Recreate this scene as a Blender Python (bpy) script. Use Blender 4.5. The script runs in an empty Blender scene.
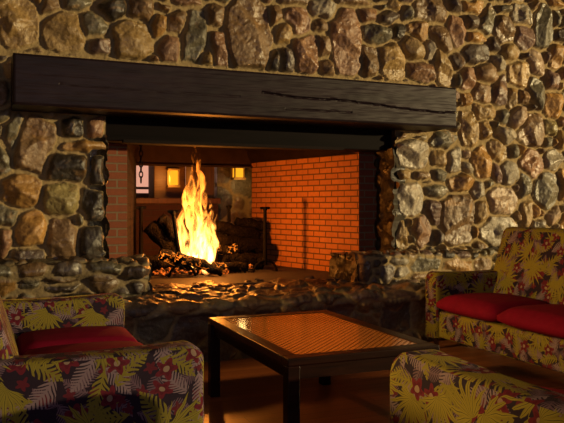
import bpy, bmesh, math, random
import numpy as np
from mathutils import Vector, Matrix, noise as mnoise
random.seed(4); RS = np.random.RandomState(11)
sc = bpy.context.scene
COL = sc.collection
PI = math.pi
R = math.radians
# ------------------------------------------------------------------ camera
YAW = R(23.1); F = 700.0; EYE = 1.15; HOR = 205.0
cd = bpy.data.cameras.new('camera'); cam = bpy.data.objects.new('camera', cd); COL.objects.link(cam)
cam.location = (0, 0, EYE); cam.rotation_euler = (PI/2, 0, -YAW)
cd.sensor_width = 36; cd.lens = F/564*36; cd.shift_y = -(211.5-HOR)/564
sc.camera = cam
sc.view_settings.view_transform = 'Standard'; sc.view_settings.look = 'None'
sc.view_settings.exposure = 0.0; sc.view_settings.gamma = 1.0; sc.view_settings.use_curve_mapping = False
sc.cycles.use_denoising = True
sc.cycles.max_bounces = 6
sc.cycles.volume_step_rate = 0.6
# ------------------------------------------------------------------ world and lights
w = bpy.data.worlds.new('world'); sc.world = w; w.use_nodes = True
w.node_tree.nodes['Background'].inputs[0].default_value = (0.25, 0.3, 0.42, 1)
w.node_tree.nodes['Background'].inputs[1].default_value = 0.06

def light(name, kind, loc, color, energy, target=None, **kw):
    l = bpy.data.lights.new(name, kind); l.color = color; l.energy = energy
    for k, v in kw.items(): setattr(l, k, v)
    o = bpy.data.objects.new(name, l); COL.objects.link(o); o.location = loc
    if target is not None:
        o.rotation_euler = (Vector(target)-Vector(loc)).to_track_quat('-Z', 'Y').to_euler()
    return o
# the low warm lamp of the lounge, to the right behind the camera
light('lounge_lamp_light', 'SPOT', (17.6, -5.3, 3.2), (1.0, 0.75, 0.36), 17500, (2.8, 5.0, 1.5), spot_size=R(40), spot_blend=0.3, shadow_soft_size=0.13)
light('cool_fill_light', 'AREA', (0.5, -4.5, 2.6), (0.66, 0.70, 1.0), 62, (1.8, 5.5, 1.0), size=3.0)  # added cool ambient fill from behind the camera, not a real opening
# dim soft fill added over the seats, no fixture there
light('overhead_fill_light', 'AREA', (1.2, 2.2, 3.4), (1.0, 0.72, 0.42), 5, (1.4, 2.6, 0), size=1.6)
light('side_fill_light', 'SPOT', (-2.8, 4.3, 2.0), (1.0, 0.62, 0.20), 1150, (3.4, 2.7, 0.25), spot_size=R(46), spot_blend=0.5, shadow_soft_size=0.15)  # added fill for the sofa faces turned left, not a real lamp
# the fire itself
light('fire_light', 'POINT', (1.95, 6.42, 1.02), (1.0, 0.28, 0.028), 66, shadow_soft_size=0.035)
light('fire_low_light', 'POINT', (1.93, 6.25, 0.78), (1.0, 0.3, 0.05), 2, shadow_soft_size=0.1)

# ------------------------------------------------------------------ pixel helpers (measuring only)
def at(x, y, Y):
    """point of the plane at depth Y that the photograph shows at x, y"""
    u = (x-282)/F; s = Y/(math.cos(YAW)-math.sin(YAW)*u)
    return Vector((s*(math.sin(YAW)+math.cos(YAW)*u), Y, EYE+(HOR-y)/F*s))
def depth_s(x, Y): return Y/(math.cos(YAW)-math.sin(YAW)*(x-282)/F)

# ------------------------------------------------------------------ object helpers
def tag(o, label, cat, group=None, kind=None):
    o['label'] = label; o['category'] = cat
    if group: o['group'] = group
    if kind: o['kind'] = kind
    return o
def thing(name, label, cat, loc=(0, 0, 0), rz=0, group=None):
    o = bpy.data.objects.new(name, None); COL.objects.link(o)
    o.empty_display_size = 0.1
    o.location = loc; o.rotation_euler = (0, 0, rz)
    return tag(o, label, cat, group)
def obj(name, bm, mat, parent=None, smooth=False, uv=None):
    me = bpy.data.meshes.new(name)
    if uv is not None: box_uv(bm, uv)
    bm.to_mesh(me); bm.free()
    if smooth:
        for p in me.polygons: p.use_smooth = True
    o = bpy.data.objects.new(name, me); COL.objects.link(o)
    me.materials.append(mat)
    if parent: o.parent = parent
    return o
def struct(name, bm, mat, parent=None, smooth=False):
    o = obj(name, bm, mat, parent, smooth)
    if parent is None: o['kind'] = 'structure'
    return o
def copy_tree(o, parent=None):
    kids = [c for c in bpy.data.objects if c.parent == o]
    c = o.copy(); COL.objects.link(c)
    if parent: c.parent = parent
    for k in kids: copy_tree(k, c)
    return c
def box_uv(bm, off):
    bm.normal_update()
    uvl = bm.loops.layers.uv.verify()
    for f in bm.faces:
        n = f.normal; a = max(range(3), key=lambda i: abs(n[i]))
        for l in f.loops:
            c = l.vert.co
            if a == 0: q = (c.y, c.z)
            elif a == 1: q = (c.x, c.z)
            else: q = (c.x, c.y+0.37)
            l[uvl].uv = (q[0]+off[0], q[1]+off[1])
def new(): return bmesh.new()
def box(bm, x0, x1, y0, y1, z0, z1, bev=0, seg=2):
    g = bmesh.ops.create_cube(bm, size=1)
    vs = g['verts']
    for v in vs:
        v.co = Vector(((x0+x1)/2+v.co.x*(x1-x0), (y0+y1)/2+v.co.y*(y1-y0), (z0+z1)/2+v.co.z*(z1-z0)))
    if bev:
        es = list({e for v in vs for e in v.link_edges})
        bmesh.ops.bevel(bm, geom=es, offset=bev, segments=seg, affect='EDGES', profile=0.5)
    return bm
def prism(bm, prof, axis, a0, a1, bev=0, seg=3):
    """prof: list of (p, q); axis 'x' -> (y, z) profile extruded in x; 'y' -> (x, z); 'z' -> (x, y)"""
    def P(p, q, a):
        return {'x': (a, p, q), 'y': (p, a, q), 'z': (p, q, a)}[axis]
    A = [bm.verts.new(P(p, q, a0)) for p, q in prof]
    B = [bm.verts.new(P(p, q, a1)) for p, q in prof]
    n = len(prof)
    fs = [bm.faces.new(A), bm.faces.new(B[::-1])]
    for i in range(n):
        fs.append(bm.faces.new((A[i], B[i], B[(i+1) % n], A[(i+1) % n])))
    bmesh.ops.recalc_face_normals(bm, faces=fs)
    if bev:
        es = list({e for f in fs[:2] for e in f.edges})
        bmesh.ops.bevel(bm, geom=es, offset=bev, segments=seg, affect='EDGES', profile=0.6)
    return bm
def tube(bm, pts, rad, n=10, cap=True):
    pts = [Vector(p) for p in pts]
    rads = rad if isinstance(rad, (list, tuple)) else [rad]*len(pts)
    rings = []; prev = None
    for i, p in enumerate(pts):
        d = (pts[min(i+1, len(pts)-1)]-pts[max(i-1, 0)]).normalized()
        if prev is None:
            up = Vector((0, 0, 1)) if abs(d.z) < .9 else Vector((1, 0, 0))
            a = d.cross(up).normalized()
        else:
            a = (prev-d*prev.dot(d)).normalized()
        prev = a; b = d.cross(a)
        rings.append([bm.verts.new(p+(a*math.cos(t)+b*math.sin(t))*rads[i]) for t in [2*PI*k/n for k in range(n)]])
    for r0, r1 in zip(rings, rings[1:]):
        for k in range(n): bm.faces.new((r0[k], r0[(k+1) % n], r1[(k+1) % n], r1[k]))
    if cap:
        bm.faces.new(rings[0][::-1]); bm.faces.new(rings[-1])
    return bm

# ------------------------------------------------------------------ material helpers
class NT:
    def __init__(s, name):
        s.m = bpy.data.materials.new(name); s.m.use_nodes = True
        s.t = s.m.node_tree; s.t.nodes.clear()
        s.out = s.t.nodes.new('ShaderNodeOutputMaterial')
    def n(s, typ, **kw):
        nd = s.t.nodes.new('ShaderNode'+typ)
        for k, v in kw.items():
            if k == 'ins':
                for a, b in v.items():
                    if hasattr(b, 'is_linked') or hasattr(b, 'links'): s.t.links.new(b, nd.inputs[a])
                    else: nd.inputs[a].default_value = b
            else: setattr(nd, k, v)
        return nd
    def math(s, op, a, b=None, c=None, clamp=False):
        nd = s.t.nodes.new('ShaderNodeMath'); nd.operation = op; nd.use_clamp = clamp
        for i, v in enumerate((a, b, c)):
            if v is None: continue
            if hasattr(v, 'links'): s.t.links.new(v, nd.inputs[i])
            else: nd.inputs[i].default_value = v
        return nd.outputs[0]
    def mix(s, f, a, b, blend='MIX'):
        nd = s.t.nodes.new('ShaderNodeMix'); nd.data_type = 'RGBA'; nd.blend_type = blend
        for i, v in ((0, f), (6, a), (7, b)):
            if hasattr(v, 'links'): s.t.links.new(v, nd.inputs[i])
            elif i == 0: nd.inputs[0].default_value = v
            else: nd.inputs[i].default_value = (*v, 1) if len(v) == 3 else v
        return nd.outputs[2]
    def ramp(s, f, stops):
        nd = s.t.nodes.new('ShaderNodeValToRGB'); s.t.links.new(f, nd.inputs[0])
        els = nd.color_ramp.elements
        while len(els) < len(stops): els.new(0.5)
        for e, (p, c) in zip(els, stops):
            e.position = p; e.color = (*c, 1) if len(c) == 3 else (c[0],)*3+(1,)
        return nd.outputs[0]
    def noise(s, scale, detail=4, rough=.55, vec=None, out=0, dim='3D', dist=0):
        nd = s.n('TexNoise', noise_dimensions=dim)
        nd.inputs['Scale'].default_value = scale; nd.inputs['Detail'].default_value = detail
        nd.inputs['Roughness'].default_value = rough; nd.inputs['Distortion'].default_value = dist
        if vec is None: vec = s.obj()
        s.t.links.new(vec, nd.inputs['Vector'])
        return nd.outputs[out]
    def obj(s):
        if not hasattr(s, '_o'): s._o = s.n('TexCoord')
        return s._o.outputs['Object']
    def uv(s):
        if not hasattr(s, '_o'): s._o = s.n('TexCoord')
        return s._o.outputs['UV']
    def scalev(s, vec, sc_):
        nd = s.n('Mapping'); s.t.links.new(vec, nd.inputs['Vector']); nd.inputs['Scale'].default_value = sc_
        return nd.outputs[0]
    def bump(s, h, strength=.5, dist=.01, normal=None):
        nd = s.n('Bump'); nd.inputs['Strength'].default_value = strength; nd.inputs['Distance'].default_value = dist
        s.t.links.new(h, nd.inputs['Height'])
        if normal: s.t.links.new(normal, nd.inputs['Normal'])
        return nd.outputs[0]
    def bsdf(s, **ins):
        nd = s.n('BsdfPrincipled')
        for k, v in ins.items():
            k = {'color': 'Base Color', 'rough': 'Roughness', 'metal': 'Metallic', 'normal': 'Normal', 'coat': 'Coat Weight',
                 'coat_rough': 'Coat Roughness', 'spec': 'Specular IOR Level', 'sheen': 'Sheen Weight', 'ecol': 'Emission Color', 'estr': 'Emission Strength'}[k]
            if hasattr(v, 'links'): s.t.links.new(v, nd.inputs[k])
            elif isinstance(v, tuple): nd.inputs[k].default_value = (*v, 1)
            else: nd.inputs[k].default_value = v
        return nd.outputs[0]
    def end(s, sh, vol=None):
        if sh is not None: s.t.links.new(sh, s.out.inputs['Surface'])
        if vol is not None: s.t.links.new(vol, s.out.inputs['Volume'])
        return s.m

def mat_plain(name, color, rough=.6, metal=0, bumpy=0, var=.25, scale=12, coat=0, spec=.5):
    t = NT(name); n = t.noise(scale)
    c = t.mix(n, tuple(x*(1-var) for x in color), tuple(min(1, x*(1+var)) for x in color))
    kw = dict(color=c, rough=rough, metal=metal, coat=coat, spec=spec)
    if bumpy: kw['normal'] = t.bump(t.noise(scale*4), bumpy, .005)
    return t.end(t.bsdf(**kw))
def mat_emit(name, color, strength):
    t = NT(name); e = t.n('Emission'); e.inputs[0].default_value = (*color, 1); e.inputs[1].default_value = strength
    return t.end(e.outputs[0])

def mat_stone(name, rough_hi=.6, rough_lo=.24, wet=0.0, gain=1.0, spec=.52):
    t = NT(name)
    at_ = t.n('Attribute', attribute_name='Col').outputs['Color']
    mo = t.n('Attribute', attribute_name='mortar').outputs['Fac']
    n1 = t.noise(9, 5, .6); n2 = t.noise(45, 5, .65); n3 = t.noise(160, 3, .6)
    c = t.mix(t.math('MULTIPLY', n1, 1.0), t.mix(1, at_, (.42, .40, .37), 'MULTIPLY'), t.mix(1, at_, (1.4, 1.38, 1.28), 'MULTIPLY'))
    c = t.mix(t.math('MULTIPLY', t.ramp(n2, [(.42, (0,)*3), (.62, (1,)*3)]), .5), t.mix(1, c, (.6, .55, .5), 'MULTIPLY'), c)
    st = t.ramp(t.noise(5, 4, .6, dist=1.2), [(.56, (0,)*3), (.68, (1,)*3)])
    c = t.mix(t.math('MULTIPLY', st, .35), c, (.42, .22, .07))
    mc = t.mix(n2, (.135, .092, .036), (.26, .182, .078))
    mc = t.mix(n3, mc, (.34, .25, .12))
    c = t.mix(mo, c, mc)
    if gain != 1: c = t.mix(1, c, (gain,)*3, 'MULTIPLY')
    rr = t.ramp(t.noise(6, 3), [(.35, (rough_lo,)*3), (.65, (rough_hi,)*3)])
    rr = t.mix(mo, rr, (.95-wet*.4,)*3)
    h = t.math('ADD', t.math('MULTIPLY', n2, 1.0), t.math('MULTIPLY', n3, .35))
    b = t.bump(h, .4, .012)
    b = t.bump(t.noise(16, 3, .5, dist=.8), .4, .03, b)
    return t.end(t.bsdf(color=c, rough=rr, normal=b, spec=spec, coat=wet, coat_rough=.22))

def mat_brick(name, c1, c2, mortar, plane='xz', bw=.205, bh=.068, gap=.008, rough=.8, spec=.35):
    """plane: which object coordinates run along and up the wall"""
    t = NT(name)
    sp = t.n('SeparateXYZ', ins={0: t.obj()})
    a = sp.outputs[0] if plane[0] == 'x' else sp.outputs[1]
    b = sp.outputs[1] if plane[1] == 'y' else sp.outputs[2]
    cv = t.n('CombineXYZ', ins={0: a, 1: b}).outputs[0]
    br = t.n('TexBrick'); t.t.links.new(cv, br.inputs['Vector'])
    br.inputs['Scale'].default_value = 1; br.inputs['Brick Width'].default_value = bw; br.inputs['Row Height'].default_value = bh
    br.inputs['Mortar Size'].default_value = gap; br.inputs['Mortar Smooth'].default_value = .2
    br.inputs['Color1'].default_value = (*c1, 1); br.inputs['Color2'].default_value = (*c2, 1); br.inputs['Mortar'].default_value = (*mortar, 1)
    n = t.noise(30)
    c = t.mix(t.math('MULTIPLY', n, .5), br.outputs[0], (.05, .03, .02))
    bb = t.bump(t.math('SUBTRACT', 1.0, br.outputs['Fac']), .8, .008)
    bb = t.bump(t.noise(90), .3, .004, bb)
    return t.end(t.bsdf(color=c, rough=rough, spec=spec, normal=bb))

def mat_wood(name, dark, light_, axis=0, rough=.45, coat=0, scale=6, bump=.3, spec=.4):
    t = NT(name); s = [scale*6]*3; s[axis] = scale*.5
    v = t.scalev(t.obj(), s)
    n = t.noise(1, 6, .6, vec=v, dist=.6)
    c = t.ramp(n, [(.3, dark), (.7, light_)])
    return t.end(t.bsdf(color=c, rough=rough, coat=coat, coat_rough=.15, spec=spec, normal=t.bump(n, bump, .004)))

def mat_fabric():
    t = NT('floral_fabric')
    uv = t.uv()
    # slight hand-drawn wobble
    nz = t.n('TexNoise', noise_dimensions='2D'); t.t.links.new(uv, nz.inputs['Vector']); nz.inputs['Scale'].default_value = 9
    wob = t.n('VectorMath', operation='MULTIPLY_ADD'); t.t.links.new(nz.outputs['Color'], wob.inputs[0])
    wob.inputs[1].default_value = (.03, .03, 0); t.t.links.new(uv, wob.inputs[2]); uvw = wob.outputs[0]
    def cell(scale, off, rnd=.75):
        add = t.n('VectorMath', operation='ADD'); t.t.links.new(uvw, add.inputs[0]); add.inputs[1].default_value = (*off, 0)
        mul = t.n('VectorMath', operation='SCALE'); t.t.links.new(add.outputs[0], mul.inputs[0]); mul.inputs['Scale'].default_value = scale
        vo = t.n('TexVoronoi', voronoi_dimensions='2D'); t.t.links.new(mul.outputs[0], vo.inputs['Vector'])
        vo.inputs['Scale'].default_value = 1; vo.inputs['Randomness'].default_value = rnd
        sub = t.n('VectorMath', operation='SUBTRACT'); t.t.links.new(mul.outputs[0], sub.inputs[0]); t.t.links.new(vo.outputs['Position'], sub.inputs[1])
        sr = t.n('SeparateColor'); t.t.links.new(vo.outputs['Color'], sr.inputs[0])
        rot = t.n('VectorRotate', rotation_type='Z_AXIS'); t.t.links.new(sub.outputs[0], rot.inputs['Vector'])
        t.t.links.new(t.math('MULTIPLY', sr.outputs[0], 6.283), rot.inputs['Angle'])
        sx = t.n('SeparateXYZ', ins={0: rot.outputs[0]})
        return sx.outputs[0], sx.outputs[1], sr
    M = t.math
    def palm(scale, off, n, Rr, wd):
        x, y, cr = cell(scale, off)
        y = M('ADD', y, Rr*.45)
        r = M('SQRT', M('ADD', M('MULTIPLY', x, x), M('MULTIPLY', y, y)))
        th = M('ARCTAN2', x, y)
        k = M('SUBTRACT', M('FRACT', M('ADD', M('MULTIPLY', th, n/6.2832), .5)), .5)
        lat = M('MULTIPLY', r, M('SINE', M('MULTIPLY', M('ABSOLUTE', k), 6.2832/n)))
        # leaflets at the sides are shorter
        Rt = M('MULTIPLY', M('ADD', .62, M('MULTIPLY', M('COSINE', M('MULTIPLY', th, .9)), .38)), Rr)
        q = M('DIVIDE', r, Rt)
        wid = M('MULTIPLY', M('SINE', M('MULTIPLY', M('POWER', M('MINIMUM', q, 1.0), .8), PI)), wd)
        m = M('MULTIPLY', M('LESS_THAN', lat, wid), M('LESS_THAN', q, 1.0))
        m = M('MULTIPLY', m, M('LESS_THAN', M('ABSOLUTE', th), 1.9))
        vein = M('LESS_THAN', lat, M('MULTIPLY', wid, .14))
        return m, vein, M('DIVIDE', lat, wid)
    def fern(scale, off, n, L, W):
        x, y, cr = cell(scale, off)
        x = M('ADD', x, M('MULTIPLY', M('MULTIPLY', y, y), .35))
        ax = M('ABSOLUTE', x)
        k = M('ABSOLUTE', M('SUBTRACT', M('FRACT', M('MULTIPLY', M('SUBTRACT', y, M('MULTIPLY', ax, .9)), n)), .5))
        env = M('MULTIPLY', M('SUBTRACT', 1.0, M('POWER', M('ABSOLUTE', M('DIVIDE', y, L)), 2.0)), W)
        kk = M('SUBTRACT', .40, M('MULTIPLY', M('DIVIDE', ax, W), .22))
        m = M('MULTIPLY', M('LESS_THAN', k, kk), M('LESS_THAN', ax, env))
        stem = M('MULTIPLY', M('LESS_THAN', ax, .022), M('LESS_THAN', M('ABSOLUTE', y), L))
        return M('MAXIMUM', m, stem), k, None
    def flower(scale, off, Rr):
        x, y, cr = cell(scale, off)
        r = M('SQRT', M('ADD', M('MULTIPLY', x, x), M('MULTIPLY', y, y)))
        th = M('ARCTAN2', x, y)
        rr = M('MULTIPLY', M('ADD', .78, M('MULTIPLY', M('COSINE', M('MULTIPLY', th, 5.0)), .24)), Rr)
        return M('LESS_THAN', r, rr), M('LESS_THAN', r, Rr*.27), M('GREATER_THAN', r, M('MULTIPLY', rr, .62))
    bg = (.026, .010, .028)
    c = bg
    m, v, q = fern(9.5, (.31, .77), 9, .5, .26)
    c = t.mix(m, c, (.20, .11, .15))
    m, v, q = flower(11, (.13, .51), .27)
    c = t.mix(m, c, (.16, .012, .028))
    m, v, q = fern(6.8, (1.7, .2), 10, .52, .24)
    c = t.mix(m, c, t.mix(q if q else v, (.34, .23, .26), (.26, .16, .20)))
    m, v, q = palm(4.8, (7.3, 1.1), 13, .46, .034)
    c = t.mix(m, c, t.mix(q, (.34, .27, .035), (.22, .165, .02)))
    m, v, q = fern(6.2, (4.7, 2.2), 8, .5, .22)
    c = t.mix(m, c, (.32, .25, .03))
    m, v, q = flower(6.4, (2.3, 1.9), .27)
    c = t.mix(m, c, t.mix(q, (.14, .006, .02), (.19, .010, .028)))
    c = t.mix(v, c, (.40, .26, .18))
    m, v, q = palm(3.9, (.9, 3.3), 19, .64, .036)
    c = t.mix(m, c, t.mix(q, (.46, .36, .045), (.30, .225, .022)))
    c = t.mix(M('MULTIPLY', m, v), c, (.14, .11, .02))
    wv = t.n('TexWave', ins={'Scale': 240.0}); t.t.links.new(uv, wv.inputs['Vector'])
    b = t.bump(wv.outputs[1], .25, .001)
    b = t.bump(t.noise(220, 2), .25, .002, b)
    c = t.mix(1, c, (.50, .50, .50), 'MULTIPLY')
    return t.end(t.bsdf(color=c, rough=.8, normal=b, sheen=.0, spec=.2))

def mat_velvet():
    t = NT('red_velvet'); n = t.noise(14); n2 = t.noise(260, 2)
    c = t.mix(n, (.09, .0007, .010), (.17, .0015, .018))
    return t.end(t.bsdf(color=c, rough=.85, sheen=0.0, spec=.1, normal=t.bump(n2, .35, .002)))

def mat_floor():
    t = NT('oak_planks')
    v = t.n('Mapping'); t.t.links.new(t.obj(), v.inputs['Vector']); 
    br = t.n('TexBrick'); t.t.links.new(v.outputs[0], br.inputs['Vector'])
    br.offset = .37; br.inputs['Scale'].default_value = 1; br.inputs['Brick Width'].default_value = 1.3; br.inputs['Row Height'].default_value = .085
    br.inputs['Mortar Size'].default_value = .0018; br.inputs['Color1'].default_value = (.36, .12, .038, 1); br.inputs['Color2'].default_value = (.22, .068, .022, 1)
    br.inputs['Mortar'].default_value = (.03, .01, .005, 1)
    g = t.noise(1, 5, .6, vec=t.scalev(t.obj(), (3, 50, 50)), dist=.5)
    c = t.mix(t.math('MULTIPLY', g, .7), br.outputs[0], (.10, .03, .012))
    return t.end(t.bsdf(color=c, rough=.42, coat=.0, spec=.35, normal=t.bump(g, .12, .003)))

def mat_cane():
    t = NT('woven_cane')
    rot = t.n('VectorRotate', rotation_type='Z_AXIS'); t.t.links.new(t.obj(), rot.inputs['Vector']); rot.inputs['Angle'].default_value = R(45)
    sp = t.n('SeparateXYZ', ins={0: rot.outputs[0]})
    def line(s, per, wd):
        return t.math('LESS_THAN', t.math('ABSOLUTE', t.math('SUBTRACT', t.math('FRACT', t.math('MULTIPLY', s, 1/per)), .5)), wd)
    a = line(sp.outputs[0], .026, .2); b = line(sp.outputs[1], .026, .2)
    sp2 = t.n('SeparateXYZ', ins={0: t.obj()})
    c_ = line(sp2.outputs[0], .0184, .14); d_ = line(sp2.outputs[1], .0184, .14)
    m = t.math('MAXIMUM', t.math('MAXIMUM', a, b), t.math('MULTIPLY', t.math('MAXIMUM', c_, d_), .45))
    c = t.mix(m, (.02, .005, .002), (.60, .19, .03))
    rr = t.mix(m, (.8,)*3, (.19,)*3)
    return t.end(t.bsdf(color=c, rough=rr, coat=t.math('MULTIPLY', m, .8), coat_rough=.10, spec=t.math('MULTIPLY', m, .9), normal=t.bump(t.math('ADD', t.math('MULTIPLY', m, .25), t.noise(60, 2)), .12, .002)))

def mat_glass():
    t = NT('table_glass')
    fr = t.n('Fresnel', ins={'IOR': 1.5}); gl = t.n('BsdfGlossy', ins={'Roughness': .045}); gl.inputs['Color'].default_value = (1, 1, 1, 1)
    tr = t.n('BsdfTransparent'); mx = t.n('MixShader', ins={0: fr.outputs[0], 1: tr.outputs[0], 2: gl.outputs[0]})
    return t.end(mx.outputs[0])

def mat_char(name, glow=0.0):
    t = NT(name); v = t.scalev(t.obj(), (1, 1, 1))
    n = t.noise(22, 5, .65); vo = t.n('TexVoronoi', feature='DISTANCE_TO_EDGE', ins={'Scale': 26.0}); t.t.links.new(v, vo.inputs['Vector'])
    c = t.ramp(n, [(.35, (.003, .002, .002)), (.75, (.012, .008, .006))])
    b = t.bump(t.math('ADD', t.math('MINIMUM', vo.outputs['Distance'], .2), t.math('MULTIPLY', n, .3)), .9, .03)
    kw = dict(color=c, rough=.8, normal=b, spec=.12)
    if glow:
        m = t.math('MULTIPLY', t.math('LESS_THAN', t.math('ABSOLUTE', t.math('SUBTRACT', t.noise(17, 4, .6), .5)), .018), t.ramp(t.noise(5, 3), [(.5, (0,)*3), (.66, (1,)*3)]))
        kw['ecol'] = t.mix(n, (1, .10, .005), (1, .35, .03)); kw['estr'] = t.math('MULTIPLY', m, glow)
    return t.end(t.bsdf(**kw))
def mat_ember():
    t = NT('glowing_embers'); n = t.noise(28, 4, .7)
    c = t.ramp(n, [(.4, (.02, .008, .004)), (.75, (.2, .12, .08))])
    g = t.ramp(n, [(.50, (0,)*3), (.68, (1,)*3)])
    return t.end(t.bsdf(color=c, rough=.9, ecol=(1, .16, .012), estr=t.math('MULTIPLY', g, 1.6)))
def mat_flame():
    t = NT('flame')
    v = t.scalev(t.obj(), (13, 13, 4.2))
    n = t.noise(1, 3, .6, vec=v, dist=1.6)
    sp = t.n('SeparateXYZ', ins={0: t.obj()})
    hz = t.math('MULTIPLY', t.math('SUBTRACT', sp.outputs[2], .55), 1/1.15, clamp=True)   # flames are hottest low down
    cut = t.math('ADD', .455, t.math('MULTIPLY', hz, .06))
    d = t.math('MULTIPLY', t.math('SUBTRACT', n, cut), 7.0, clamp=True)
    st = t.math('MULTIPLY', d, t.math('SUBTRACT', 1.0, t.math('MULTIPLY', hz, .74)))
    col = t.ramp(hz, [(0, (1, .44, .10)), (.45, (1, .30, .035)), (1, (1, .2, .01))])
    e = t.n('Emission'); t.t.links.new(col, e.inputs[0]); t.t.links.new(t.math('MULTIPLY', st, 150.0), e.inputs[1])
    return t.end(None, e.outputs[0])

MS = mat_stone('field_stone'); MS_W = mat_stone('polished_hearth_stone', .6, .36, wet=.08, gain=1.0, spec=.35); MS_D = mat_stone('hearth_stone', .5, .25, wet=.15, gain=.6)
MS_S = mat_stone('shaded_pillar_stone', gain=.10); M_FAB = mat_fabric(); M_VEL = mat_velvet()  # pillar returns and right ledge end: shade put into the stone colour
M_IRON = mat_plain('wrought_iron', (.005, .004, .0035), .75, 0, bumpy=.2, spec=.06)
M_BEAM = mat_wood('stained_beam_wood', (.008, .004, .006), (.018, .009, .014), 0, .5, 0, 2, .12, .22)
M_DARKWOOD = mat_wood('dark_table_wood', (.008, .0025, .0015), (.022, .006, .003), 0, .35, .03, spec=.15)
M_BROWN = mat_wood('brown_post_wood', (.10, .045, .02), (.2, .09, .04), 2, .5)
M_FIREBRICK = mat_brick('firebox_brick', (.60, .225, .050), (.50, .175, .038), (.13, .06, .02), 'yz', .185, .0588, .007)
M_FACEBRICK = mat_brick('jamb_brick', (.25, .062, .018), (.20, .048, .015), (.20, .14, .075), 'xz')
M_CONC = mat_plain('hearth_slab', (.045, .040, .046), .65, bumpy=.2, scale=8, spec=.2)
M_SOOT = mat_plain('sooty_metal', (.030, .016, .010), .7, .1, scale=5, var=.8, spec=.1)
M_PLASTER = mat_plain('plaster', (.25, .18, .11), .9)
M_CEIL = mat_wood('ceiling_boards', (.06, .03, .015), (.12, .06, .03), 0, .6)

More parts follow.
